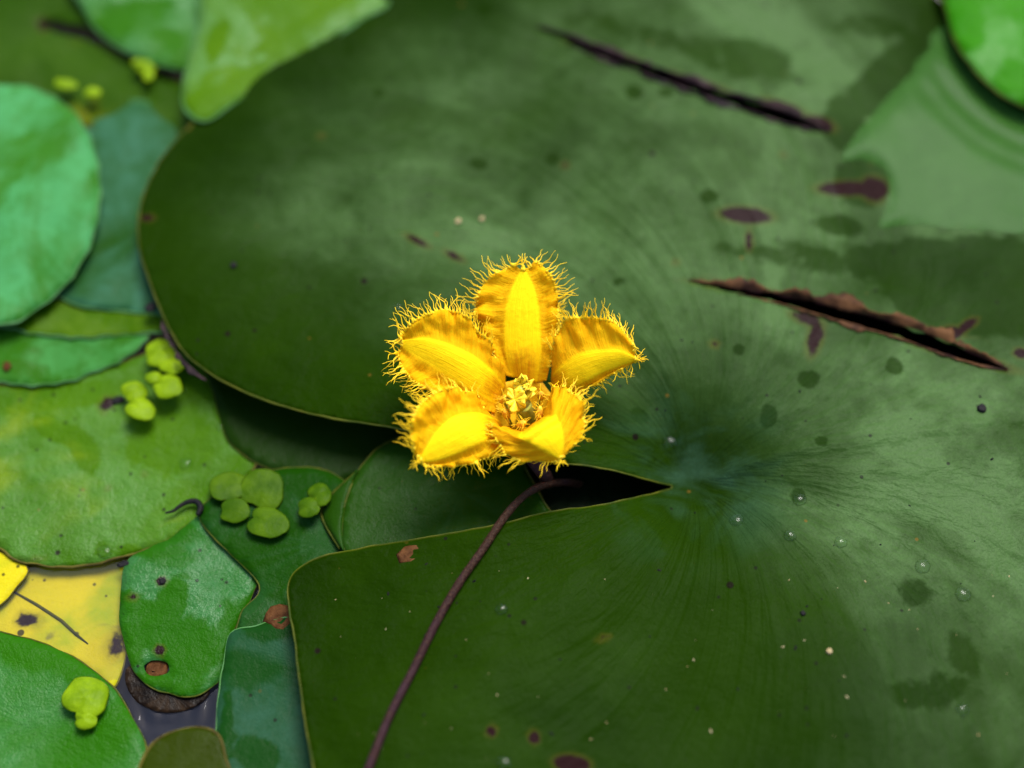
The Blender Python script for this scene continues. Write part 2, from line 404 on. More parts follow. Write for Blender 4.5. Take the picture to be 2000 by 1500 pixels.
# the large notched pad: funnel at the leaf stalk, folds running out from it, margins drooping to the left
BC = P(1345, 935, 0.5)
def h_big(x, y):
    dx, dy = x - BC.x, y - BC.y; r = math.hypot(dx, dy); th = math.atan2(dy, dx)
    z = 0.95 - 0.70 * math.exp(-(r / 0.90) ** 2) + 0.055 * min(r, 2) * math.sin(8 * th + .4) * math.exp(-r / 1.1)
    if dx > 0: z += (0.045 * math.exp(-((dy - 0.16 * dx) / 0.10) ** 2) - 0.05 * math.exp(-((dy - 0.16 * dx + .22) / 0.2) ** 2)) * min(1, dx) * math.exp(-dx / 5)
    rr = min(r, 5.0)
    z += 0.030 * rr * math.sin(5 * th + 0.6) * (1 - math.exp(-r)) * 0.55 + 0.012 * rr * math.sin(11 * th + 1.1) * math.exp(-r / 3.0)
    if x < 1.0: z -= 0.0085 * (x - 1.0) ** 2
    if x > 5: z -= 0.006 * (x - 5) ** 2
    z += 0.10 * nz(x * 0.35, y * 0.35, 1.3) + 0.03 * nz(x * 1.1, y * 1.1, 4.3)
    return z

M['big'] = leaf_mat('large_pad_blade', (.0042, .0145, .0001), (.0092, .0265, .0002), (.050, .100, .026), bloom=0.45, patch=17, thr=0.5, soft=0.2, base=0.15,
                    streak=0.85, rough=(0.42, 0.36), spec=0.006, sheen=0.034, vein=0.5, heart=(.030, .075, .042), wetness=0.75, dim=0.90, bumpy=1.2, rim_shade=(0.1, 3.0), lobe_shade=(-0.66, -0.75, 0), edge=(0.05, 0.06, 0.003), edge_w=0.03, freckle=0.28, seed=1.0)
outline_big = [(1312, 950), (1250, 934), (1100, 905), (940, 872), (780, 840), (640, 816), (540, 790), (440, 748), (372, 702), (330, 640), (296, 560), (272, 480),
               (276, 400), (310, 320), (368, 250), (450, 180), (540, 112), (640, 54), (740, -2), (900, -80), (1200, -150), (1500, -140), (1720, -70), (1840, 10),
               (1905, 80), (2020, 170), (2300, 320), (2560, 700), (2580, 1250), (2300, 1760), (1800, 2000), (1200, 2020), (800, 1900), (660, 1700), (612, 1500), (592, 1380),
               (576, 1250), (562, 1165), (572, 1122), (618, 1092), (690, 1075), (800, 1056), (960, 1028), (1060, 1004), (1200, 982), (1290, 962)]
tear_top = [(1048, 54), (1110, 72), (1200, 108), (1300, 143), (1400, 178), (1500, 208), (1560, 230), (1622, 258), (1560, 246), (1490, 226), (1400, 194), (1300, 158), (1200, 122), (1110, 84)]
tear_low = [(1345, 550), (1420, 560), (1520, 576), (1600, 592), (1700, 618), (1760, 636), (1840, 664), (1900, 690), (1965, 722), (1900, 708), (1840, 690), (1760, 660), (1690, 640), (1620, 620), (1540, 596), (1440, 572)]
stains_big = [(1457, 420, 52, 17, 3, 1), (1463, 470, 8, 24, 5, .8), (1655, 368, 62, 15, -4, 1), (1708, 370, 28, 26, 0, 1), (1592, 660, 16, 40, 20, .75), (1575, 622, 36, 14, 15, .7),
              (1117, 1492, 30, 14, 4, 1), (960, 1428, 9, 9, 0, 1), (1043, 1440, 10, 10, 0, 1), (815, 470, 32, 8, 28, .75), (888, 500, 26, 8, 28, .75), (1104, 322, 9, 9, 0, .7),
              (1320, 512, 9, 7, 0, .7), (1395, 672, 10, 9, 0, .7), (1890, 634, 26, 9, -30, .9), (1860, 650, 22, 14, 0, .9), (1995, 690, 16, 10, 0, .9), (1452, 555, 16, 12, 0, .9),
              (1600, 240, 34, 15, 20, 1), (1530, 212, 50, 16, 20, .95), (1350, 158, 80, 11, 19, .8), (1180, 100, 80, 10, 20, .7), (1640, 605, 220, 7, 13, .75), (1870, 690, 110, 13, 18, .85),
              (1480, 570, 130, 8, 9, .75), (628, 266, 9, 8, 0, .6), (1530, 302, 9, 8, 0, .55), (290, 428, 16, 8, 0, .8), (1180, 1246, 16, 6, -20, .6)]
wets_big = [(1580, 740, 22, 18, 0, 1), (1880, 1282, 38, 42, 0, .7), (1830, 1345, 66, 34, -20, .7), (1780, 1352, 44, 28, 0, .7), (1500, 812, 18, 22, 0, .9), (1745, 716, 18, 18, 0, .9), (1240, 180, 22, 18, 0, .9),
            (935, 320, 20, 13, 0, .9), (1080, 310, 16, 16, 0, .9), (1250, 812, 16, 16, 0, .9), (1605, 862, 14, 12, 0, .9), (1443, 683, 12, 14, 0, .9), (1382, 1398, 16, 18, 0, .8), (1790, 1160, 36, 36, 0, .6),
            (740, 180, 12, 14, 0, .9), (680, 100, 10, 12, 0, .9), (950, 18, 24, 18, 0, .8), (1390, 385, 22, 18, 0, .8), (1210, 550, 18, 12, 0, .6), (1560, 968, 14, 14, 0, .9), (1300, 180, 26, 18, 0, .7),
            (1640, 440, 50, 24, 0, .9), (1730, 150, 130, 40, -46, 1.2), (1650, 240, 44, 60, 0, 1.2), (1815, 50, 30, 60, 20, 1.1), (1900, 520, 260, 60, 2, 1.2), (1900, 600, 180, 60, 12, 1.0), (1690, 350, 60, 60, 0, 1.1), (1560, 500, 170, 40, 4, .62), (1230, 60, 260, 40, 16, .5), (1440, 110, 190, 60, 18, .72), (1700, 50, 110, 40, 0, .6)]
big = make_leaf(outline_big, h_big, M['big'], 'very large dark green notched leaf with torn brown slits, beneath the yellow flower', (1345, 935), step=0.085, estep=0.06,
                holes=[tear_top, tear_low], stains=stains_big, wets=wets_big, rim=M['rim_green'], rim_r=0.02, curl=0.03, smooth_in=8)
BIGO = (BC.x, BC.y, h_big(BC.x, BC.y))
def ribbon(px, width, lift, mat, name, label=None, seed=0.0):
    pts = resample(catmull([tuple(on(*q, h_big)) for q in px], 8), 0.05, False); mb = MB(); G = []; uv = []
    n = len(pts)
    for i, p in enumerate(pts):
        t = pts[min(i + 1, n - 1)] - pts[max(i - 1, 0)]; t /= np.linalg.norm(t) + 1e-9; side = np.array([-t[1], t[0], 0])
        e = math.sin(math.pi * i / (n - 1)) ** 0.5
        w = width * e * (0.75 + 2.0 * nz(i * 0.09, seed, 0) + 1.0 * nz(i * 0.41, seed, 4)); w = max(w, 0.012)
        l = lift * e * (0.7 + 1.8 * nz(i * 0.13, seed, 8) + .8 * nz(i * .5, seed, 18))
        G.append([tuple(p + side * (w * k) + np.array([0, 0, 0.012 + l * math.sin(k * 2.6) + 0.01 * nz(i * .6, k * 3, seed)])) for k in (-0.25, 0, 0.25, 0.5, 0.75, 1.0)])
        uv += [(i / n, k) for k in (0, .2, .4, .6, .8, 1)]
    mb.grid(G, uv); o = mb.build(name, mat, big, BIGO, label=label)
    md = o.modifiers.new('thickness', 'SOLIDIFY'); md.thickness = 0.02 * CM; md.offset = 0
    return o
ribbon([(1345, 548), (1420, 558), (1520, 573), (1600, 588), (1700, 613), (1760, 632), (1840, 660), (1900, 686), (1968, 722)], 0.15, 0.09, M['torn'], 'torn_edge', 'curled brown dry lip of the lower slit', 2.0)
ribbon([(1968, 724), (1900, 710), (1840, 692), (1760, 662), (1690, 642), (1620, 622), (1540, 598), (1440, 574)], 0.05, 0.02, M['torn'], 'torn_edge', None, 5.0)
ribbon([(1048, 52), (1110, 70), (1200, 105), (1300, 141), (1400, 176), (1500, 206), (1560, 228), (1622, 256)], 0.07, 0.04, M['torn_dark'], 'torn_edge', 'dark rotten lip of the upper slit', 9.0)
ribbon([(1622, 258), (1560, 248), (1490, 228), (1400, 196), (1300, 160), (1200, 124), (1110, 86)], 0.07, 0.03, M['torn_dark'], 'torn_edge', None, 11.0)

ribbon([(404, 744), (376, 722), (350, 695), (330, 662), (316, 626)], 0.09, 0.0, M['torn_dark'], 'leaf_margin', 'brown turned-down bit of the left rim', 3.0)
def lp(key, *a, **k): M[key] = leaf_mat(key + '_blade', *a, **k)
def xy(px, py, z=0.2): p = P(px, py, z); return p.x, p.y
# teal pad at the left edge, over the teal pad beside it
lp('teal', (0.018, 0.09, 0.002), (0.026, 0.115, 0.004), (0.05, 0.225, 0.068), bloom=1.0, patch=50, thr=0.49, soft=0.14, streak=0.25, rough=(0.5, 0.3), freckle=0.05, seed=2, stretch=(1.5, 0.8, 1))
make_leaf([(-260, 250), (-120, 180), (0, 160), (62, 166), (122, 196), (166, 242), (190, 312), (196, 390), (180, 470), (140, 540), (80, 596), (0, 634), (-140, 640), (-280, 560), (-330, 400)],
          flat(0.60, *xy(-60, 400), wav=0.10, ws=0.7, seed=2.2, bowl=-0.006), M['teal'], 'pale teal round leaf with scalloped edge lying over the bluish green leaf', (-80, 400), scallop=0.035, nsc=26, rim=M['rim_pale'], curl=-0.05)
lp('teal2', (0.01, 0.048, 0.0025), (0.015, 0.06, 0.006), (0.029, 0.107, 0.054), bloom=0.8, patch=52, thr=0.44, soft=0.12, streak=0.35, freckle=0.08, seed=5, blot=((0.25, 0.12, 0.06), 90, 0.72, 0.5))
make_leaf([(40, 300), (100, 225), (145, 200), (205, 190), (290, 196), (350, 220), (420, 262), (480, 380), (420, 520), (340, 606), (300, 612), (230, 606), (120, 582), (60, 470)],
          flat(0.26, *xy(230, 400), wav=0.06, seed=7.1), M['teal2'], 'bluish green leaf wedged between the pale teal round leaf and the large dark leaf', (240, 420), scallop=0.02, nsc=30, rim=M['rim_pale'], curl=-0.03)
lp('lime', (0.022, 0.07, 0.0006), (0.05, 0.11, 0.001), (0.08, 0.145, 0.006), bloom=0.5, patch=80, thr=0.5, soft=0.06, streak=0.2, rough=(0.45, 0.25), freckle=0.15, seed=8)
make_leaf([(-60, 600), (20, 620), (110, 580), (230, 590), (330, 590), (345, 640), (290, 652), (230, 656), (170, 662), (110, 658), (50, 650), (10, 640), (-60, 640)],
          flat(0.19, *xy(200, 630), wav=0.04, ws=1.1, seed=3.3), M['lime'], 'narrow yellow-green strip of leaf showing below the bluish green leaf', (260, 560), scallop=0.03, nsc=22, rim=M['rim_pale'], step=0.1)
lp('mid', (0.015, 0.078, 0.0015), (0.022, 0.095, 0.003), (0.038, 0.175, 0.034), bloom=0.75, patch=75, thr=0.48, soft=0.08, streak=0.3, rough=(0.48, 0.25), freckle=0.2, seed=11)
make_leaf([(-80, 640), (0, 638), (90, 645), (200, 650), (290, 655), (262, 690), (220, 716), (180, 730), (140, 746), (60, 756), (0, 750), (-90, 760)],
          flat(0.15, *xy(100, 700), wav=0.05, ws=1.0, seed=5.8), M['mid'], 'mottled green leaf with a wavy lower edge, under the narrow yellow-green strip', (60, 620), scallop=0.045, nsc=22, rim=M['rim_pale'], step=0.1)
lp('yellowgreen', (0.024, 0.08, 0.0006), (0.055, 0.135, 0.0015), (0.0619, 0.1591, 0.0224), bloom=0.7, patch=42, thr=0.5, soft=0.09, streak=0.2, rough=(0.24, 0.30), spec=0.03, sheen=0.05, bumpy=2.2, freckle=0.55, seed=14, blot=((0.120, 0.165, 0.004), 45, 0.55, 0.5))
make_leaf([(-120, 740), (0, 752), (130, 740), (250, 705), (330, 680), (400, 700), (425, 790), (455, 850), (500, 900), (478, 935), (440, 972), (400, 1018), (330, 1055), (250, 1085), (150, 1106), (50, 1100), (0, 1072), (-100, 1020), (-160, 880)],
          flat(0.08, *xy(200, 900), wav=0.04, ws=0.7, seed=8.8), M['yellowgreen'], 'wide yellow-green leaf with wet glossy patches and a dark curled twig lying on it', (180, 860), rim=M['rim_brown'], rim_r=0.025, jag=0.03,
          wets=[(110, 775, 170, 26, -8, 1), (330, 860, 110, 70, 10, .9), (170, 890, 50, 26, 60, 1), (110, 840, 60, 22, 20, .8), (140, 850, 20, 24, 0, 1), (200, 1075, 16, 14, 0, 1), (250, 1075, 30, 14, 0, .9), (380, 940, 60, 50, 0, .5)],
          stains=[(210, 790, 18, 12, -30, 1), (60, 1095, 30, 5, 0, .6), (420, 1000, 22, 8, -45, .6), (280, 920, 7, 5, 0, .8), (215, 950, 6, 5, 0, .8)])
# top left
lp('olive', (0.01, 0.035, 0.0003), (0.021, 0.06, 0.0005), (0.037, 0.083, 0.004), bloom=0.35, patch=40, thr=0.55, soft=0.12, streak=0.3, freckle=0.1, seed=17, blot=((0.09, 0.10, 0.002), 60, 0.62, 0.6))
make_leaf([(-120, -60), (60, -80), (160, -40), (230, 70), (330, 150), (420, 190), (440, 260), (360, 300), (240, 260), (120, 240), (0, 220), (-120, 200)],
          flat(0.22, *xy(150, 100), wav=0.06, seed=9.1), M['olive'], 'olive green leaf under the others in the far corner above the pale teal leaf', (60, 60), rim=M['rim_brown'], holes=[[(78, 40), (120, 44), (180, 58), (235, 92), (255, 112), (215, 98), (160, 76), (100, 60)]], stains=[(88, 48, 16, 10, 20, 1)])
lp('glossy', (0.018, 0.09, 0.0015), (0.026, 0.11, 0.003), (0.0516, 0.1634, 0.0413), bloom=0.85, patch=44, thr=0.5, soft=0.08, streak=0.25, rough=(0.24, 0.30), spec=0.03, sheen=0.09, bumpy=2.2, freckle=0.06, seed=20)
make_leaf([(140, -60), (160, 10), (196, 62), (260, 104), (320, 124), (378, 124), (440, 60), (470, -60), (300, -140)],
          flat(0.5, *xy(300, 40), wav=0.10, ws=0.8, seed=4.9), M['glossy'], 'light green glossy leaf tucked under the bright curled leaf beside the dark slit', (300, -60), rim=M['rim_pale'], curl=-0.06, wets=[(235, 40, 26, 50, -20, 1), (330, 70, 44, 26, 20, .9), (290, 10, 60, 20, 0, .9)])
lp('bright', (0.042, 0.112, 0.0005), (0.07, 0.15, 0.0006), (0.0774, 0.1849, 0.0396), bloom=0.75, patch=58, thr=0.53, soft=0.06, streak=0.35, rough=(0.24, 0.30), spec=0.03, sheen=0.08, bumpy=2.2, freckle=0.05, seed=23, stretch=(0.8, 1.5, 1))
def h_bright(x, y):
    return max(h_big(x, y), .72) + 0.11 + 0.05 * nz(x * .7, y * .7, 6.6)
make_leaf([(402, -60), (390, 30), (372, 92), (355, 160), (358, 205), (396, 232), (440, 206), (500, 166), (600, 102), (700, 34), (760, -10), (700, -120), (520, -160)],
          h_bright, M['bright'], 'bright yellow-green curled leaf overlapping the far rim of the large dark leaf', (480, -60), rim=M['rim_pale'], rim_r=0.03, curl=-0.10,
          wets=[(560, 62, 120, 18, -35, 1), (470, 150, 90, 18, -35, 1), (425, 70, 26, 60, 10, .9), (650, 10, 60, 16, -30, 1), (390, 190, 30, 30, 0, .9)])
# top right
lp('vivid', (0.015, 0.125, 0.0003), (0.029, 0.165, 0.0005), (0.0645, 0.2064, 0.0318), bloom=0.6, patch=60, thr=0.54, soft=0.07, streak=0.2, rough=(0.24, 0.30), spec=0.03, sheen=0.08, bumpy=2.2, freckle=0.05, seed=26)
make_leaf([(1846, -60), (1852, 20), (1876, 90), (1930, 158), (2010, 205), (2160, 230), (2260, 100), (2200, -80), (2000, -140)],
          flat(1.25, *xy(2000, 40, 1), wav=0.08, seed=2.4, bowl=-0.02), M['vivid'], 'vivid green rounded leaf beyond the pool of water on the large leaf', (2040, 20), rim=M['rim_green'], curl=-0.08, wets=[(1890, 40, 40, 70, 0, 1), (1990, 150, 50, 40, 30, .9)])
# under the flower
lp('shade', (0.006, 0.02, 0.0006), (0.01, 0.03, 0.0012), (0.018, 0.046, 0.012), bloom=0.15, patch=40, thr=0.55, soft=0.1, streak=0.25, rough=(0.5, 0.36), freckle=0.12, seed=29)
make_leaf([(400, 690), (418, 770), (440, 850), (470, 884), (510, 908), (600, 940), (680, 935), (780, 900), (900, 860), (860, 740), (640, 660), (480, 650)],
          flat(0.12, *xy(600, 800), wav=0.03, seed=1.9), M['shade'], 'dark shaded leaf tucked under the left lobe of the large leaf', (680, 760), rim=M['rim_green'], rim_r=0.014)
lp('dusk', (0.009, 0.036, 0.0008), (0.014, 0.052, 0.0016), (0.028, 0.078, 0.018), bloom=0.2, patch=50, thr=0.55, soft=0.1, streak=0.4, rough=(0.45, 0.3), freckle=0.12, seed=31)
def h_fold(x, y):
    return 0.36 + 0.03 * nz(x * .8, y * .8, 3.1)
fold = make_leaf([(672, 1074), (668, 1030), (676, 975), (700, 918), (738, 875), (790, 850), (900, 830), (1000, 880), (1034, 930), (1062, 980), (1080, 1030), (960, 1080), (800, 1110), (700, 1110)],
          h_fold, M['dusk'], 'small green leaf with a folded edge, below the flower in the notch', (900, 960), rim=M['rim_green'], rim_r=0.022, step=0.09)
fo = fold.location / CM
def flap():
    A = catmull([tuple(P(*q, 0.37)) for q in ((700, 918), (678, 972), (668, 1030), (673, 1076))], 8)
    B = catmull([tuple(P(q[0], q[1], q[2])) for q in ((696, 922, .36), (642, 972, .24), (629, 1010, .22), (664, 1072, .30))], 8)
    G = []; uv = []
    for i in range(len(A)):
        G.append([tuple(A[i] * (1 - k) + B[i] * k + np.array([0, 0, 0.05 * math.sin(math.pi * k)])) for k in np.linspace(0, 1, 7)]); uv += [(i / len(A), k) for k in np.linspace(0, 1, 7)]
    mb = MB(); mb.grid(G, uv); o = mb.build('folded_flap', M['dusk'], fold, fo)
    o.modifiers.new('thickness', 'SOLIDIFY').thickness = 0.03 * CM
    mb = MB(); mb.tube(B, 0.02, 5); mb.build('flap_margin', M['rim_green'], o, fo)
    return o
fl = flap()
for ch in fl.children: ch.location = (0, 0, 0)
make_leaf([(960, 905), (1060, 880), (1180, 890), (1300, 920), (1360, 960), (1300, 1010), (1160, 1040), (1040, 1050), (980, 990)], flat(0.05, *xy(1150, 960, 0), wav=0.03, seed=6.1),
          leaf_mat('notch_shade', (.002, .005, .001), (.003, .008, .0015), (.007, .018, .005), spec=0.02, freckle=0.0), 'black leaf-shaped sheet added for the deep shade in the notch beside the stalk', (1150, 960), step=0.1)  # near-black sheet painting the shade inside the notch
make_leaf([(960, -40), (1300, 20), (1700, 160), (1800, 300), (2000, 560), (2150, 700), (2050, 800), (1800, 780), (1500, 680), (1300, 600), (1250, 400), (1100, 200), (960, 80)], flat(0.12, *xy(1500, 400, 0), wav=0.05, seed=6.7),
          leaf_mat('slit_shade', (.0010, .0014, .0006), (.002, .003, .001), (.003, .006, .002), spec=0.01, sheen=0.0, freckle=0.0), 'black sheet added under the two torn slits of the large leaf to darken them', (1500, 400), step=0.2)  # added black sheet, stands for deep shade in the slits
# lower left
lp('wetgreen_shade', (0.007, 0.050, 0.0008), (0.011, 0.060, 0.0012), (0.028, 0.11, 0.03), bloom=0.45, patch=60, thr=0.52, soft=0.06, streak=0.2, rough=(0.3, 0.3), spec=0.012, sheen=0.05, dim=0.55, bumpy=2.0, freckle=0.15, seed=39)  # darker copy of wetgreen, shadow painted into its colour
lp('wetgreen', (0.012, 0.088, 0.0008), (0.019, 0.1, 0.0015), (0.0370, 0.1505, 0.0361), bloom=0.85, patch=50, thr=0.46, soft=0.05, streak=0.2, dim=0.68, rough=(0.24, 0.30), spec=0.03, sheen=0.10, bumpy=2.2, freckle=0.3, seed=34)
make_leaf([(246, 1098), (290, 1070), (340, 1045), (400, 1000), (470, 990), (520, 1040), (506, 1130), (492, 1160), (470, 1196), (452, 1250), (440, 1300), (424, 1332), (380, 1360), (330, 1354), (290, 1340), (254, 1296), (238, 1240), (234, 1170)],
          flat(0.10, *xy(370, 1190), wav=0.04, ws=0.9, seed=6.2), M['wetgreen'], 'wet green leaf with a hole in it, beside the yellow sunken leaf', (420, 1140), rim=M['rim_green'], rim_r=0.010, jag=0.03,
          holes=[[(282, 1300), (300, 1288), (322, 1290), (332, 1304), (322, 1318), (296, 1320)]],
          wets=[(330, 1180, 30, 60, 20, 1), (280, 1190, 50, 14, 20, 1), (300, 1240, 60, 20, 10, 1), (370, 1270, 60, 60, 0, .9), (255, 1270, 22, 36, 0, 1), (300, 1330, 60, 20, 10, .8), (245, 1165, 16, 16, 0, 1)],
          stains=[(313, 1136, 7, 5, 0, 1), (264, 1163, 6, 5, 0, .9), (310, 1268, 12, 8, 0, 1)])
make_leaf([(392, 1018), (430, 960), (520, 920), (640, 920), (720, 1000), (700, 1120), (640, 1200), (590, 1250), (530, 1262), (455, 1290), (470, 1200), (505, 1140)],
          flat(0.17, *xy(560, 1080), wav=0.05, seed=7.4), M['wetgreen_shade'], 'dark shaded leaf between the wet holed leaf and the corner of the large leaf', (620, 1060), rim=M['rim_green'], rim_r=0.016)
lp('greygreen', (0.0045, 0.034, 0.003), (0.0065, 0.042, 0.005), (0.018, 0.067, 0.033), bloom=0.8, patch=40, thr=0.42, soft=0.06, streak=0.2, rough=(0.5, 0.28), freckle=0.12, seed=37)
make_leaf([(450, 1236), (500, 1222), (570, 1205), (640, 1240), (660, 1400), (640, 1560), (540, 1620), (450, 1560), (428, 1480), (422, 1420), (428, 1350), (436, 1300)],
          flat(0.26, *xy(530, 1380), wav=0.03, seed=2.9), M['greygreen'], 'grey-green leaf squeezed between the wet holed leaf and the large leaf', (600, 1300), rim=M['rim_pale'], rim_r=0.016,
          wets=[(500, 1470, 46, 30, 30, 1), (440, 1420, 16, 60, 0, 1), (460, 1290, 18, 16, 0, 1), (530, 1230, 60, 20, 0, .9)])
lp('pad', (0.015, 0.09, 0.0008), (0.021, 0.105, 0.002), (0.0396, 0.1505, 0.0361), bloom=0.75, patch=30, thr=0.5, soft=0.12, streak=0.1, rough=(0.24, 0.30), spec=0.03, sheen=0.09, bumpy=2.2, freckle=0.1, seed=41)
make_leaf([(-120, 1200), (0, 1234), (60, 1248), (120, 1270), (170, 1300), (222, 1342), (256, 1396), (284, 1460), (276, 1520), (200, 1600), (0, 1640), (-160, 1520)],
          flat(0.08, *xy(100, 1400), wav=0.03, ws=0.6, seed=3.7), M['pad'], 'smooth green leaf carrying a round duckweed, next to the yellow sunken leaf', (60, 1420), rim=M['rim_green'], rim_r=0.018, jag=0.02,
          wets=[(160, 1310, 60, 30, 30, 1), (200, 1440, 60, 30, -20, 1), (60, 1270, 90, 40, 10, .9)])
lp('cup', (0.016, 0.027, 0.0003), (0.022, 0.033, 0.0004), (0.03, 0.05, 0.004), bloom=0.2, patch=50, streak=0.3, rough=(0.45, 0.3), freckle=0.1, seed=44)
make_leaf([(268, 1520), (282, 1476), (304, 1446), (340, 1428), (384, 1420), (424, 1434), (440, 1480), (450, 1540), (360, 1600), (280, 1580)],
          flat(0.62, *xy(360, 1500, .6), wav=0.03, seed=3.9, bowl=-0.06), M['cup'], 'small dark olive domed leaf at the near edge, beside the smooth green leaf', (360, 1510), rim=M['rim_brown'], rim_r=0.028, step=0.08)
lp('yellow', (0.30, 0.25, 0.003), (0.52, 0.42, 0.008), (0.24, 0.31, 0.006), bloom=0.9, patch=40, thr=0.52, soft=0.1, streak=0.15, rough=(0.6, 0.4), spec=0.03, freckle=0.6, seed=47, blot=((0.05, 0.045, 0.03), 75, 0.60, 0.8))
yl = make_leaf([(-60, 1200), (0, 1168), (40, 1110), (120, 1080), (220, 1060), (270, 1100), (262, 1200), (250, 1270), (222, 1345), (180, 1320), (120, 1290), (0, 1280), (-60, 1260)],
          flat(-0.10, *xy(140, 1200, -.1), wav=0.04, seed=5.3, sy=-0.10, sx=-.003), M['yellow'], 'yellow dying leaf with dark spots lying just under the water', (20, 1150), rim=M['rim_brown'], rim_r=0.02,
          stains=[(48, 1210, 18, 16, 0, .8), (72, 1212, 14, 14, 0, .7), (230, 1260, 26, 30, 0, .6)])
mb = MB(); mb.tube([tuple(P(*q)) for q in ((20, 1152, -.12), (70, 1180, -.09), (120, 1212, -.06), (150, 1240, -.04), (172, 1258, -.05))], [.018, .028, .026, .022, .012], 6)
mb.build('leaf_vein', M['vein'], yl, yl.location / CM)
make_leaf([(-120, 1060), (-20, 1070), (54, 1108), (30, 1150), (0, 1182), (-80, 1230), (-160, 1160)], flat(0.03, *xy(0, 1120), wav=0.02), M['yellow'],
          'corner of a pale yellow leaf at the water beside the wide yellow-green leaf', (-60, 1140), rim=M['rim_brown'], rim_r=0.02, step=0.1)

make_leaf([(252, 1300), (300, 1310), (360, 1330), (400, 1338), (410, 1352), (385, 1378), (345, 1392), (300, 1388), (262, 1366), (244, 1330)], flat(0.035, *xy(320, 1350, 0), wav=0.02, ws=2, seed=6.4),
          leaf_mat('dark_reflection', (.002, .0015, .0012), (.005, .003, .002), (.04, .02, .006), bloom=0.4, patch=60, spec=0.05, freckle=0.0), 'dark brown patch painting a reflection in the water below the wet holed leaf', (330, 1350), step=0.06)  # dark patch stands for a reflection on the water
# ------------------------------------------------------------------ water and pond bed
def water():
    rip = [(P(325, 1372, 0), .05, .26, .8), (P(330, 1400, 0), .03, .24, .8), (P(60, 1085, 0), .035, .20, .7), (P(235, 1300, 0), .03, .25, .4)]
    def hz(x, y):
        z = 0.012 * nz(x * .8, y * .8, 2)
        for c, a, wl_, s in rip:
            d = math.hypot(x - c.x, y - c.y)
            if d < 4: z += a * math.cos(2 * math.pi * d / wl_) * math.exp(-(d / s) ** 2) * 0.12
        return z
    far = [-300, -120, -60, -30, -18]; xs = far + list(np.arange(-13, 13.01, 0.25)) + [-k for k in far[::-1]]
    xs = far + list(np.arange(-12, -3, 0.06)) + list(np.arange(-3, 13, 0.5)) + [18, 30, 60, 120, 300]
    ys = far + list(np.arange(-11, -1, 0.06)) + list(np.arange(-1, 13, 0.5)) + [18, 30, 60, 120, 300]
    mb = MB(); mb.grid([[(x, y, hz(x, y) if abs(x) < 15 and abs(y) < 15 else 0) for y in ys] for x in xs])
    o = mb.build('water', M['water']); o['kind'] = 'structure'; o['label'] = 'still dark pond water between the leaves'
    bc = P(280, 1300, -1)
    def bz(x, y):                               # mud bottom, with an added pale mound standing for reflected sky at the near corner
        if abs(x) > 30 or abs(y) > 30: return -14
        return -14 + 1.2 * nz(x * .2, y * .2, 1) + (13.0 + .3 * nz(x, y, 5)) * math.exp(-(((x - bc.x) / 3.4) ** 2 + ((y - bc.y) / 3.6) ** 2) ** 2)
    ax = lambda c: sorted(set((-300, -60, *range(-20, 21, 2), 60, 300)) | set(np.round(np.arange(c - 5, c + 5, .3), 3).tolist()))
    mb = MB(); mb.grid([[(x, y, bz(x, y)) for y in ax(bc.y)] for x in ax(bc.x)])
    o = mb.build('pond_bed', M['bed']); o['kind'] = 'structure'; o['label'] = 'dark mud at the bottom of the pond'
water()
# pool of rain water on the large leaf
pool_px = [(1828, 60), (1856, 40), (1880, 96), (1940, 160), (2030, 205), (2200, 260), (2330, 380), (2250, 470), (2000, 457), (1880, 447), (1780, 438), (1716, 444), (1732, 408), (1738, 366), (1726, 330), (1690, 314), (1644, 312), (1668, 268), (1730, 198), (1780, 140), (1812, 92)]
pool_loop = catmull([tuple(on(*q, h_big)) for q in pool_px], 8, True)[:, :2]
rim_pts = catmull([tuple(P(*q, 0.95)) for q in ((1870, 80), (1900, 130), (1945, 180), (2020, 225), (2160, 250))], 20)[:, :2]
def h_pool(x, y):
    d = float(np.sqrt(((pool_loop - np.array([x, y])) ** 2).sum(1).min()))
    e = float(np.sqrt(((rim_pts - np.array([x, y])) ** 2).sum(1).min()))
    return h_big(x, y) + 0.004 + 0.05 * (1 - math.exp(-d / 0.12)) + 0.035 * math.cos(2 * math.pi * e / 0.42) * math.exp(-e / 0.45) * min(1, d / .3)
pool = make_leaf(pool_px, h_pool, M['film'], 'shallow pool of clear water lying on the large leaf near the vivid green leaf', (1860, 330), step=0.09, estep=0.06, name='water_puddle', cat='puddle', group='water on the large leaf', thick=0.002, jag=0.05)
pool.modifiers.clear()

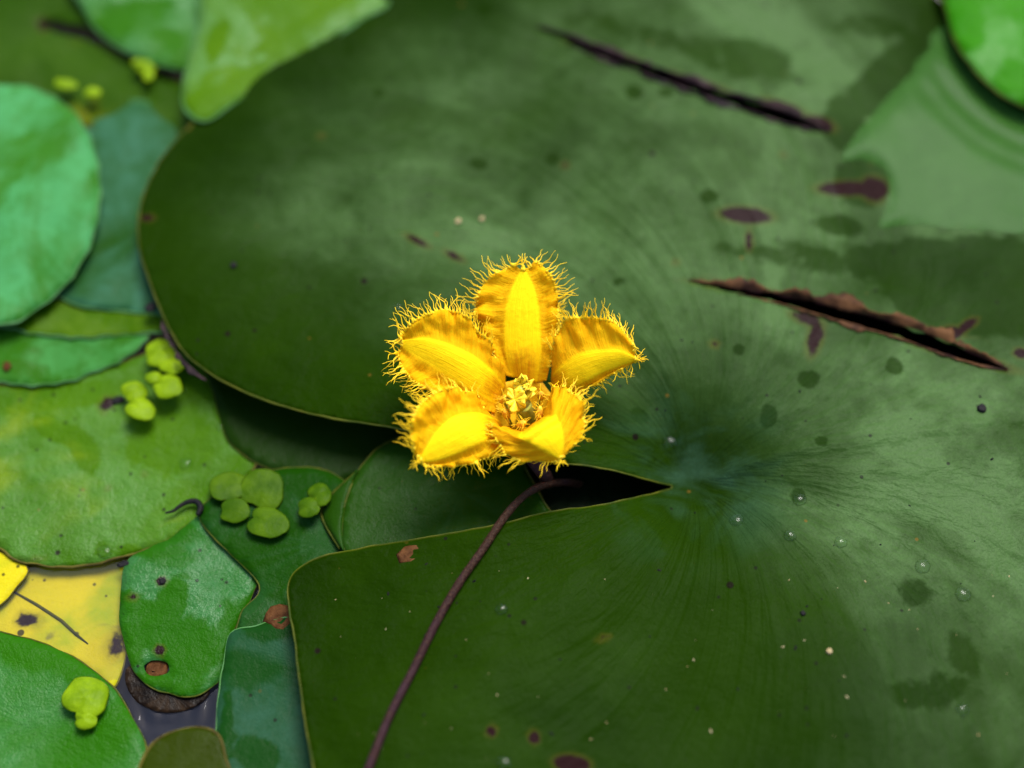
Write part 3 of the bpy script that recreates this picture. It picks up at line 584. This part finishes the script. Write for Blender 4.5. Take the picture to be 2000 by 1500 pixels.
# ------------------------------------------------------------------ flower
HZ = 0.55                          # the whole flower stands this much higher than the figures below
def Z(x, y, h): return np.array(P(720 + x / 3.0, 460 + y / 3.0, h + HZ))
FC = Z(905, 1000, 0.9)
flower = empty('yellow_flower', P(1020, 800, 0.85))
tag(flower, 'yellow five-petalled flower with long fringed petal margins above the large dark leaf', 'flower')
FO = tuple(flower.location / CM)
def petal(outA, midA, midB, outB, seed, hairs=(70, 70), dip=0.10, ridge=0.045, ruff=(0.05, 0.05), waves=6.0, length=(0.16, 0.34), droop=0.0, label=None):
    R = [catmull([Z(*p) for p in r], 10) for r in (outA, midA, midB, outB)]
    n = 56
    R = [np.stack([np.interp(np.linspace(0, len(r) - 1, n), np.arange(len(r)), r[:, k]) for k in range(3)], 1) for r in R]
    W, C = 16, 9
    G = []; uv = []
    cols = [('a', k) for k in np.linspace(1, 0, W)][:-1] + [('c', k) for k in np.linspace(0, 1, C)] + [('b', k) for k in np.linspace(0, 1, W)][1:]
    for i in range(n):
        u = i / (n - 1); oa, ma, mb_, ob = (r[i] for r in R); row = []
        env = min(1, u * 5) * (0.55 + 0.45 * math.sin(math.pi * min(1, u * 1.0)))
        for sd, k in cols:
            if sd == 'c':
                p = ma * (1 - k) + mb_ * k; p = p + np.array([0, 0, ridge * math.sin(math.pi * k) * math.sin(math.pi * min(1, .12 + u * .88))]); v = 0.5 + (k - 0.5) * 0.4
            else:
                m, o, s = (ma, oa, -1) if sd == 'a' else (mb_, ob, 1)
                p = m * (1 - k) + o * k
                p = p + np.array([0, 0, -dip * 0.42 * math.sin(math.pi * min(1, k * 1.25)) * (1 - k) * 2.0 * env])
                ph = seed + (0 if sd == 'a' else 3.7)
                am = 1.75 * (ruff[0] if sd == 'a' else ruff[1])
                w = am * k ** 1.1 * env * (0.45 * math.sin(2 * math.pi * waves * 0.7 * (u + 0.10 * math.sin(7 * u + ph)) + ph + 1.8 * k) + 1.3 * nz(u * 9, k * 2.0, ph) + 0.9 * nz(u * 20, k * 3.5, ph + 5) + .25 * nz(u * 45, k * 7, ph + 9))
                dirv = o - m; L = np.linalg.norm(dirv) + 1e-6
                tang = R[1][min(i + 1, n - 1)] - R[1][max(i - 1, 0)]
                nv = np.cross(dirv, tang); nl = np.linalg.norm(nv); nv = nv / nl if nl > 1e-6 else np.array([0, 0, 1.])
                if nv[2] < 0: nv = -nv
                p = p + nv * w + np.array([0, 0, 0.25 * w])
                v = 0.5 + s * (0.2 + 0.3 * k)
            row.append(p); uv.append((u, v))
        G.append(row)
    mb = MB(); mb.grid(G, uv); o = mb.build('petal', M['petal'], flower, FO, label=label)
    sd = o.modifiers.new('thickness', 'SOLIDIFY'); sd.thickness = 0.018 * CM; sd.offset = 0
    # fringe: tapering curled threads along both margins and the tip
    fr = MB(); rr = random.Random(seed * 17 + 3)
    def hair(root, out, along, L, rad):
        N = 7; L *= 1.08; d = Vector(out).normalized(); a = Vector(along); up = Vector((0, 0, 1))
        d = (d + a * rr.uniform(-0.45, 0.45) + up * rr.uniform(-0.25, 0.35)).normalized()
        side = d.cross(up); side = side.normalized() if side.length > 1e-3 else Vector((1, 0, 0))
        c1, c2, ph = rr.gauss(0, .75), rr.uniform(-.8, .8), rr.uniform(0, 6.28)
        p = Vector(root) - d * 0.03; pts = [p.copy()]
        for q in range(N):
            dd = (d + side * (c1 * (q / N) ** 1.5 + 0.35 * math.sin(ph + q * 1.5)) + up * (c2 * (q / N) ** 1.5 * 0.7)).normalized()
            p = p + dd * (L / N); pts.append(p.copy())
        fr.tube(pts, [rad * (3.4 if q == 0 else 2.0 if q == 1 else 1.25 - 0.85 * q / N) for q in range(N + 1)], 5)
    for e, (colj, inn, cnt) in enumerate(((0, 3, int(hairs[0] * .74)), (len(cols) - 1, len(cols) - 4, int(hairs[1] * .74)))):
        for q in range(cnt):
            u = 0.13 + 0.87 * (q + rr.uniform(-.2, 1.2)) / cnt; u = min(u, .999); f = u * (n - 1); i = int(min(f, n - 2)); w = f - i
            root = G[i][colj] * (1 - w) + G[i + 1][colj] * w; inner = G[i][inn] * (1 - w) + G[i + 1][inn] * w
            al = G[i + 1][colj] - G[i][colj]; al = al / (np.linalg.norm(al) + 1e-9)
            out = root - inner; out = out / (np.linalg.norm(out) + 1e-9)
            hair(root, out + al * 0.35 * u, al, rr.uniform(*length) * (0.55 + 0.55 * min(1, u * 2.5)), rr.uniform(0.0060, 0.0092))
    last = G[-1]
    for q in range(12):
        j = rr.randrange(len(last)); root = last[j]; out = root - G[-5][j]
        hair(root, out / (np.linalg.norm(out) + 1e-9), np.array([0, 0, 0.2]), rr.uniform(*length) * 0.8, rr.uniform(0.008, 0.012))
    h = fr.build('fringe', M['hair'], o, FO, kind='stuff'); h.location = (0, 0, 0)
    return o
# each petal: outer edge, midrib edge, midrib edge, outer edge, from throat to tip (picture places with a height in cm)
petal([(810, 820, .95), (735, 690, 1.15), (650, 540, 1.35), (620, 420, 1.55), (690, 265, 1.75), (850, 170, 1.9)],
      [(845, 830, .85), (808, 700, 1.15), (802, 550, 1.40), (815, 420, 1.60), (850, 300, 1.75), (900, 195, 1.88)],
      [(985, 860, .85), (1004, 710, 1.15), (1000, 550, 1.40), (988, 410, 1.60), (960, 300, 1.75), (912, 195, 1.88)],
      [(1040, 850, .95), (1080, 700, 1.2), (1110, 530, 1.42), (1112, 400, 1.6), (1085, 260, 1.8), (985, 145, 1.95)], 1, hairs=(78, 66), ruff=(0.055, 0.05), dip=0.12)
petal([(1075, 780, 1.0), (1085, 640, 1.5), (1140, 500, 1.85), (1290, 478, 2.0), (1440, 510, 1.95), (1550, 640, 1.75)],
      [(1070, 840, .85), (1110, 780, 1.3), (1220, 708, 1.62), (1350, 678, 1.72), (1480, 680, 1.70), (1566, 722, 1.62)],
      [(1075, 900, .85), (1160, 900, 1.15), (1270, 850, 1.36), (1370, 795, 1.46), (1470, 755, 1.52), (1572, 728, 1.60)],
      [(1080, 930, .85), (1190, 940, 1.05), (1300, 885, 1.18), (1395, 832, 1.30), (1468, 792, 1.40), (1574, 734, 1.56)], 2, hairs=(84, 56), ruff=(0.05, 0.03), dip=0.14, length=(0.15, 0.30))
petal([(870, 1150, .9), (722, 1108, 1.38), (742, 1195, 1.42), (805, 1282, 1.35), (940, 1318, 1.28), (1102, 1330, 1.36)],
      [(930, 1130, .8), (888, 1182, 1.62), (955, 1212, 1.66), (1015, 1245, 1.60), (1075, 1280, 1.50), (1118, 1305, 1.42)],
      [(990, 1080, .8), (1078, 1058, 1.66), (1116, 1105, 1.68), (1133, 1170, 1.62), (1134, 1240, 1.52), (1124, 1302, 1.42)],
      [(1050, 980, .85), (1090, 880, 1.35), (1195, 912, 1.55), (1252, 1005, 1.66), (1266, 1135, 1.62), (1160, 1290, 1.45)], 3, hairs=(60, 60), ruff=(0.045, 0.05), dip=0.08, length=(0.15, 0.30))
petal([(690, 1035, .95), (600, 920, 1.50), (450, 895, 1.80), (300, 990, 1.90), (245, 1120, 1.82), (265, 1265, 1.62)],
      [(760, 1085, .85), (650, 1046, 1.45), (520, 1060, 1.64), (430, 1122, 1.66), (360, 1212, 1.60), (302, 1310, 1.48)],
      [(790, 1130, .85), (715, 1170, 1.30), (620, 1220, 1.42), (500, 1275, 1.42), (395, 1312, 1.42), (305, 1322, 1.46)],
      [(800, 1190, .9), (772, 1262, 1.12), (665, 1318, 1.18), (525, 1350, 1.2), (410, 1352, 1.28), (308, 1330, 1.42)], 4, hairs=(74, 64), ruff=(0.06, 0.035), dip=0.16, length=(0.15, 0.32))
petal([(800, 800, 1.0), (715, 660, 1.45), (615, 520, 1.78), (470, 432, 1.98), (290, 482, 1.96), (180, 590, 1.76)],
      [(800, 880, .85), (730, 800, 1.28), (620, 715, 1.58), (480, 648, 1.72), (330, 604, 1.76), (190, 618, 1.68)],
      [(750, 985, .85), (665, 935, 1.15), (545, 868, 1.36), (410, 782, 1.48), (285, 705, 1.56), (190, 640, 1.64)],
      [(740, 1040, .9), (620, 1000, 1.12), (420, 935, 1.28), (285, 870, 1.38), (205, 795, 1.46), (160, 690, 1.58)], 5, hairs=(82, 76), ruff=(0.06, 0.05), dip=0.14)
# throat
def throat():
    G = []; uv = []; prof = [(0.05, .42), (.16, .46), (.26, .56), (.36, .68), (.45, .80), (.52, .88)]
    for r, z in prof:
        G.append([tuple(np.array([FC[0], FC[1], z + HZ]) + np.array([math.cos(a) * r * (1 + .07 * math.cos(5 * a)), math.sin(a) * r * (1 + .07 * math.cos(5 * a)), 0])) for a in np.linspace(0, 2 * math.pi, 40, endpoint=False)])
        uv += [(0.02 + 0.1 * (z - .4), 0.5)] * 40
    mb = MB(); mb.grid(G, uv, closed=True); o = mb.build('corolla_tube', M['tube'], flower, FO); o.modifiers.new('thickness', 'SOLIDIFY').thickness = 0.02 * CM
    mb = MB(); q = [np.array([FC[0], FC[1], .42 + HZ]), np.array([FC[0] + .08, FC[1] - .5, .36 + HZ]), np.array(P(1062, 925, .78)), np.array(P(1070, 940, .2)), np.array(P(1070, 945, -1.0))]
    mb.tube(catmull(q, 8), 0.11, 10); mb.build('pedicel', M['stalk'], flower, FO)
throat()
def pistil():
    mb = MB(); base = np.array([FC[0] + .05, FC[1] - .05, .45 + HZ]); top = Z(905, 990, 1.12)
    mb.tube(catmull([base, (base + top) / 2 + np.array([.02, 0, 0]), top], 6), [.17 - .004 * i for i in range(13)], 12)
    p = mb.build('pistil', M['style'], flower, FO)
    def lobe(c, R, tilt, seed):
        mb = MB(); G = []; uv = []
        for i in range(9):
            r = R * i / 8; row = []
            for a in np.linspace(0, 2 * math.pi, 44, endpoint=False):
                k = r / R; wob = 1 + 0.55 * k * nz(math.cos(a) * 1.6, math.sin(a) * 1.6, seed * 3) + 0.30 * k * nz(math.cos(a) * 4, math.sin(a) * 4, seed * 7)
                z = 0.20 * k * nz(math.cos(a) * 2.2, math.sin(a) * 2.2, seed * 5) + 0.12 * k * nz(math.cos(a) * 6, math.sin(a) * 6, seed) + 0.03 * k
                v = Vector((r * wob * math.cos(a) * 0.85, r * wob * math.sin(a), z)); v.rotate(tilt); row.append(tuple(np.array(c) + np.array(v)))
            G.append(row); uv += [(i / 8, .5)] * 44
        mb.grid(G, uv, closed=True); o = mb.build('stigma', M['stigma'], p, FO); o.location = (0, 0, 0)
        o.modifiers.new('thickness', 'SOLIDIFY').thickness = 0.025 * CM
    from mathutils import Euler
    lobe(Z(885, 870, 1.30), .155, Euler((.9, .2, .3)), 1.0)
    lobe(Z(930, 905, 1.28), .12, Euler((.7, .7, 1.3)), 2.4)
    lobe(Z(860, 965, 1.30), .175, Euler((.35, -.2, .1)), 3.1)
    mb = MB(); mb.tube([tuple(Z(905, 990, 1.10)), tuple(Z(890, 930, 1.22)), tuple(Z(885, 880, 1.29))], [.12, .10, .05], 8); mb.tube([tuple(Z(890, 1000, 1.1)), tuple(Z(862, 968, 1.28))], [.1, .05], 8)
    o = mb.build('style_arm', M['style'], p, FO); o.location = (0, 0, 0)
pistil()
def stamen(x, y, hgt, seed):
    rr = random.Random(seed); top = Z(x, y, hgt); base = np.array([FC[0] + (top[0] - FC[0]) * .7, FC[1] + (top[1] - FC[1]) * .7, .6 + HZ])
    mb = MB(); mb.tube(catmull([base, (base + top) / 2, top], 4), .03, 6); o = mb.build('stamen', M['style'], flower, FO)
    mb = MB(); ax = Vector((rr.uniform(-.5, .5), rr.uniform(-.3, .6), 1)).normalized() * .13
    t = Vector(top); mb.tube([t - ax, t - ax * .6, t, t + ax * .6, t + ax], [.02, .05, .06, .05, .015], 8)
    a = mb.build('anther', M['anther'], o, FO); a.location = (0, 0, 0)
    mb = MB()
    for _ in range(22):
        an = rr.uniform(0, 6.28); d = Vector((math.cos(an), math.sin(an), rr.uniform(-.2, 1.0))).normalized(); p = t + ax * rr.uniform(-1, 1) * .8; pts = [p]; b = Vector((rr.uniform(-1, 1), rr.uniform(-1, 1), rr.uniform(-1, 1)))
        for q in range(4): pts.append(pts[-1] + (d + b * q * .25).normalized() * rr.uniform(.025, .05))
        mb.tube(pts, [.008, .007, .006, .005, .004], 4)
    h = mb.build('stamen_hairs', M['hair'], o, FO, kind='stuff'); h.location = (0, 0, 0)
for k, (x, y, hg) in enumerate(((1010, 940, 1.15), (805, 1045, 1.12), (895, 1105, 1.15), (1000, 1040, 1.15), (790, 960, 1.0))): stamen(x, y, hg, 50 + k)

# ------------------------------------------------------------------ stalk crossing the lower lobe
def stalk():
    px = [(640, 1680), (690, 1570), (722, 1495), (760, 1400), (806, 1310), (850, 1220), (896, 1140), (945, 1070), (985, 1010), (1022, 970), (1060, 948), (1105, 942), (1150, 950)]
    hs = []
    for i, q in enumerate(px):
        z = h_big(*[c for c in P(*q, .9)][:2]) + .085
        if q[1] < 1000: z = [1.0, .93, .70, .35, -.2][[1010, 970, 948, 942, 950].index(q[1])] if q[1] != 1010 else z
        hs.append(z)
    pts = catmull([tuple(P(q[0], q[1], z)) for q, z in zip(px, hs)], 8)
    pts = resample(pts, 0.07, False); n = len(pts)
    mb = MB(); mb.tube(pts, [0.061 * (1 + .14 * nz(i * .11, 1, 0) + .10 * nz(i * .6, 3, 0)) for i in range(n)], 14)
    tag(mb.build('flower_stalk', M['stalk'], None, tuple(pts[0])), 'thin purplish brown stalk lying across the lower lobe of the large leaf', 'stalk')
stalk()

# ------------------------------------------------------------------ duckweed
def frond_mesh(mb, c, rx, ry, hgt, rot, seed, tilt=(0, 0), notch=0.0):
    G = []; uv = []; N = 28
    prof = [(0.0, 1.0), (.3, .97), (.55, .86), (.78, .62), (.93, .32), (1.0, 0.0), (.93, -.22), (.6, -.34), (0.0, -.4)]
    for r, z in prof:
        row = []
        for a in np.linspace(0, 2 * math.pi, N, endpoint=False):
            w = 1 + .16 * nz(math.cos(a) * 1.1, math.sin(a) * 1.1, seed) + .05 * nz(math.cos(a) * 3, math.sin(a) * 3, seed) - notch * math.exp(-((a - math.pi) / .35) ** 2)
            x, y = r * rx * w * math.cos(a), r * ry * w * math.sin(a)
            zz = hgt * z * (1 + .25 * nz(x * 9, y * 9, seed)) - hgt * .5 * math.exp(-(y / (.16 * ry + .01)) ** 2) * (1 if z > 0 else 0) * r
            X, Y = x * math.cos(rot) - y * math.sin(rot), x * math.sin(rot) + y * math.cos(rot)
            row.append((c[0] + X, c[1] + Y, c[2] + zz + tilt[0] * X + tilt[1] * Y))
        G.append(row); uv += [(r, 0)] * N
    mb.grid(G, uv, closed=True)
def duckweed(fr, z, label, mat='frond'):
    c0 = P(fr[0][0], fr[0][1], z); e = empty('duckweed', c0)
    tag(e, label, 'duckweed', 'duckweed floating among the leaves')
    sc = DIST * SENSOR / LENS / 2000
    for k, (px, py, rx, ry, rot, hg) in enumerate(fr):
        c = P(px, py, z + .02 * k); mb = MB()
        frond_mesh(mb, c, rx * sc * 1.05, ry * sc / math.cos(PITCH) * 1.05, hg * .5, math.radians(rot), px * .1, (random.uniform(-.15, .15), random.uniform(-.15, .1)), 0.22 if rx > 18 else 0)
        mb.build('frond', M[mat], e, tuple(c0))
    if len(fr) > 1:
        mb = MB()
        for q in fr[:2]:
            c = P(q[0], q[1], z - .05); mb.tube([tuple(c), (c.x + .05, c.y + .03, z - .4), (c.x, c.y, z - .9)], .012, 5)
        mb.build('root', M['frond'], e, tuple(c0))
duckweed([(312, 690, 32, 30, 20, .13), (336, 712, 24, 24, 70, .11), (327, 754, 29, 24, -30, .11), (300, 738, 16, 12, 0, .08)], .42, 'pale green puffy duckweed pressed against the left rim of the large leaf')
duckweed([(262, 766, 24, 22, 40, .12), (274, 800, 30, 22, -40, .12)], .36, 'pale green duckweed of two fronds lying on the wide yellow-green leaf')
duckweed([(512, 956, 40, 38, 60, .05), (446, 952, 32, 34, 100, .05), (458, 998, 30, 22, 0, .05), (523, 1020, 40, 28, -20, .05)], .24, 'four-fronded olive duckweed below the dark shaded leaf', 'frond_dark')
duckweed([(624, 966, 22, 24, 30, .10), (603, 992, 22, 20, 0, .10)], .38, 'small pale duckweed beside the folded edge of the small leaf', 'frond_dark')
duckweed([(168, 1364, 42, 36, 60, .16), (166, 1406, 22, 16, 0, .1)], .22, 'round yellow-green duckweed with dark speckles riding on the smooth green leaf')
duckweed([(284, 130, 24, 16, 10, .1), (290, 148, 12, 14, 0, .08), (268, 122, 12, 10, 0, .08)], .45, 'small yellow duckweed on the olive leaf below the light green glossy leaf')
duckweed([(128, 164, 26, 13, -10, .08), (180, 180, 20, 12, 0, .08)], .5, 'flat yellowish duckweed at the top rim of the pale teal round leaf')

# ------------------------------------------------------------------ things lying on the leaves
def chip(px, py, z_of, r, mat, name, label, cat, seed, lift=.03, stretch=1.0, rot=0.0, group=None, sides=9):
    c = on(px, py, z_of); mb = MB(); rr = random.Random(seed); rad = [rr.uniform(.75, 1.15) for _ in range(sides)]
    def ring(s, z): return [(c.x + (s * r * rad[k] * math.cos(2 * math.pi * k / sides) * stretch) * math.cos(rot) - (s * r * rad[k] * math.sin(2 * math.pi * k / sides)) * math.sin(rot),
                             c.y + (s * r * rad[k] * math.cos(2 * math.pi * k / sides) * stretch) * math.sin(rot) + (s * r * rad[k] * math.sin(2 * math.pi * k / sides)) * math.cos(rot), c.z + z) for k in range(sides)]
    mb.grid([ring(1.0, .002), ring(1.03, lift * .5), ring(.8, lift), ring(.4, lift * .7), ring(.02, lift * .8)], closed=True)
    return tag(mb.build(name, mat, None, tuple(c)), label, cat, group)
chip(803, 1083, h_big, .17, M['husk'], 'dry_husk', 'flat brown diamond-shaped husk on the lower lobe near the notch', 'husk', 3, .02, 1.35, math.radians(20), sides=7)
chip(546, 1208, flat(.24), .20, M['husk'], 'dry_leaf_scrap', 'brown dry scrap on the dark leaf at the left rim of the lower lobe', 'leaf scrap', 5, .05, 1.1, .5, sides=11)
chip(306, 1306, flat(.0), .17, M['husk'], 'dry_leaf_scrap', 'dark brown scrap sitting in the hole of the wet green leaf', 'leaf scrap', 8, .05, 1.2, 0)
chip(1917, 799, h_big, .075, M['dark'], 'black_grain', 'largest black grain, on the right half of the large leaf below the lower slit', 'grain', 11, .06)
chip(456, 519, h_big, .06, M['dark'], 'black_grain', 'black grain on the left lobe of the large leaf near its rim', 'grain', 12, .05)
chip(833, 1246, h_big, .045, M['dark'], 'black_grain', 'round black grain right beside the purplish stalk', 'grain', 13, .07)
chip(1620, 1273, h_big, .05, M['speck_pale'], 'orange_grain', 'orange grain on the lower right of the large leaf', 'grain', 14, .05, sides=6)
chip(1568, 1198, h_big, .04, M['dark'], 'black_grain', 'small black grain above the orange grain', 'grain', 15, .04)
chip(295, 602, flat(.45), .10, M['dark'], 'dark_scrap', 'dark scrap under the left rim of the large leaf', 'scrap', 17, .05)
chip(336, 128, flat(.3), .20, M['dark'], 'dark_scrap', 'dark scrap beside the small yellow duckweed', 'scrap', 18, .04)
mb = MB(); q = [tuple(on(x, y, flat(.2))) for x, y in ((322, 1002), (338, 998), (352, 988), (368, 980), (384, 980), (392, 992), (386, 1006))]
mb.tube(catmull(q, 6), [.015 + .035 * min(1, i / 24) * (1 - .4 * max(0, i - 30) / 6) for i in range(37)], 8)
tag(mb.build('dark_twig', M['dark'], None, q[0]), 'thin dark curled twig on the wide yellow-green leaf', 'twig')
chip(895, 433, h_big, .045, M['speck_pale'], 'pale_seed', 'pale seed beyond the flower, nearer the left tip of the two', 'seed', 21, .05, 1.3, .4)
chip(941, 429, h_big, .04, M['speck_pale'], 'pale_seed', 'pale seed beyond the flower, nearer the top petal of the two', 'seed', 22, .05, 1.2, 1.0)
hE = flat(0.08, *xy(200, 900), wav=0.04, ws=0.7, seed=8.8)
chip(14, 716, flat(.2), .09, M['husk'], 'leaf_scrap', 'tiny brown scrap on the mottled green leaf at its far left', 'leaf scrap', 31, .04)
chip(232, 782, hE, .08, M['dark'], 'dark_scrap', 'dark scrap on the wide yellow-green leaf touching the two-frond duckweed', 'scrap', 32, .05, 1.4, .6)
chip(242, 1102, hE, .05, M['dark'], 'dark_scrap', 'dark scrap on the near rim of the wide yellow-green leaf', 'scrap', 33, .03, 2.0, .2)
chip(318, 1136, flat(.12), .05, M['dark'], 'black_grain', 'black grain on the pale part of the wet holed leaf', 'grain', 34, .04)
# dew
for px, py, r, where in ((1562, 976, .11, 'nearest to the leaf stalk dimple, upper of two'), (1440, 1018, .12, 'just below the leaf stalk dimple'), (1543, 1046, .10, 'lower of the pair right of the dimple'), (1642, 1059, .10, 'right of the close pair'),
                         (1802, 1106, .12, 'far right of the row of drops'), (1881, 1161, .12, 'below the row of drops near the wet stain'), (1308, 862, .13, 'pale and bright, above the notch tip'), (1880, 1386, .10, 'under the dark wet stain'),
                         (985, 1490, .11, 'at the near edge right of the stalk'), (776, 601, .07, 'left of the flower'), (980, 1190, .10, 'on the lower lobe right of the stalk'),
                         (362, 906, .10, 'on the wide yellow-green leaf, halfway between twig and two-frond duckweed'), (432, 834, .08, 'on the wide yellow-green leaf at its right rim'), (205, 1078, .12, 'on the wide yellow-green leaf near its lower rim')):
    on_e = where.startswith('on the wide'); c = on(px, py, hE if on_e else h_big); G = []
    wob = [1 + .18 * nz(math.cos(t) * 1.2 + px, math.sin(t) * 1.2, py) for t in np.linspace(0, 2 * math.pi, 20, endpoint=False)]
    for a, z in ((1.0, 0.0), (.93, .16), (.75, .29), (.45, .38), (.15, .42), (.01, .425)):
        G.append([(c.x + r * a * wob[k] * math.cos(t), c.y + r * a * wob[k] * math.sin(t), c.z + .004 + r * z) for k, t in enumerate(np.linspace(0, 2 * math.pi, 20, endpoint=False))])
    mb = MB(); mb.grid(G, closed=True)
    tag(mb.build('water_drop', M['drop'], None, tuple(c)), 'clear water drop ' + (where if on_e else 'on the large leaf, ' + where), 'water drop', 'water drops on the leaves')
# grit
def grit(mat, n, box, rmin, rmax, name, label):
    mb = MB()
    for _ in range(n):
        px, py = rng.uniform(box[0], box[2]), rng.uniform(box[1], box[3])
        if (700 < px < 1300 and 480 < py < 1010) or (px < 640 + 0 and py > 700) : continue
        if 560 < px < 1330 and py < 1100 and py > 830: continue
        c = on(px, py, h_big); r = rng.uniform(rmin, rmax) * (0.5 + rng.random()); k = rng.uniform(0, 6.28); st = rng.uniform(1, 2.4)
        ring = [(c.x + r * st * math.cos(t) * math.cos(k) - r * math.sin(t) * math.sin(k), c.y + r * st * math.cos(t) * math.sin(k) + r * math.sin(t) * math.cos(k)) for t in np.linspace(0, 6.28, 5, endpoint=False)]
        mb.add([(x, y, c.z + .001) for x, y in ring] + [(c.x, c.y, c.z + r * 1.1)], [(i, (i + 1) % 5, 5) for i in range(5)])
    o = mb.build(name, mat, smooth=False, kind='stuff'); o['label'] = label
grit(M['speck_pale'], 55, (640, 1050, 1990, 1490), .004, .011, 'pale_dust', 'pale dust specks scattered over the large leaf')
grit(M['dark'], 90, (640, 300, 1990, 1490), .007, .016, 'dark_dust', 'dark dust specks scattered over the large leaf')
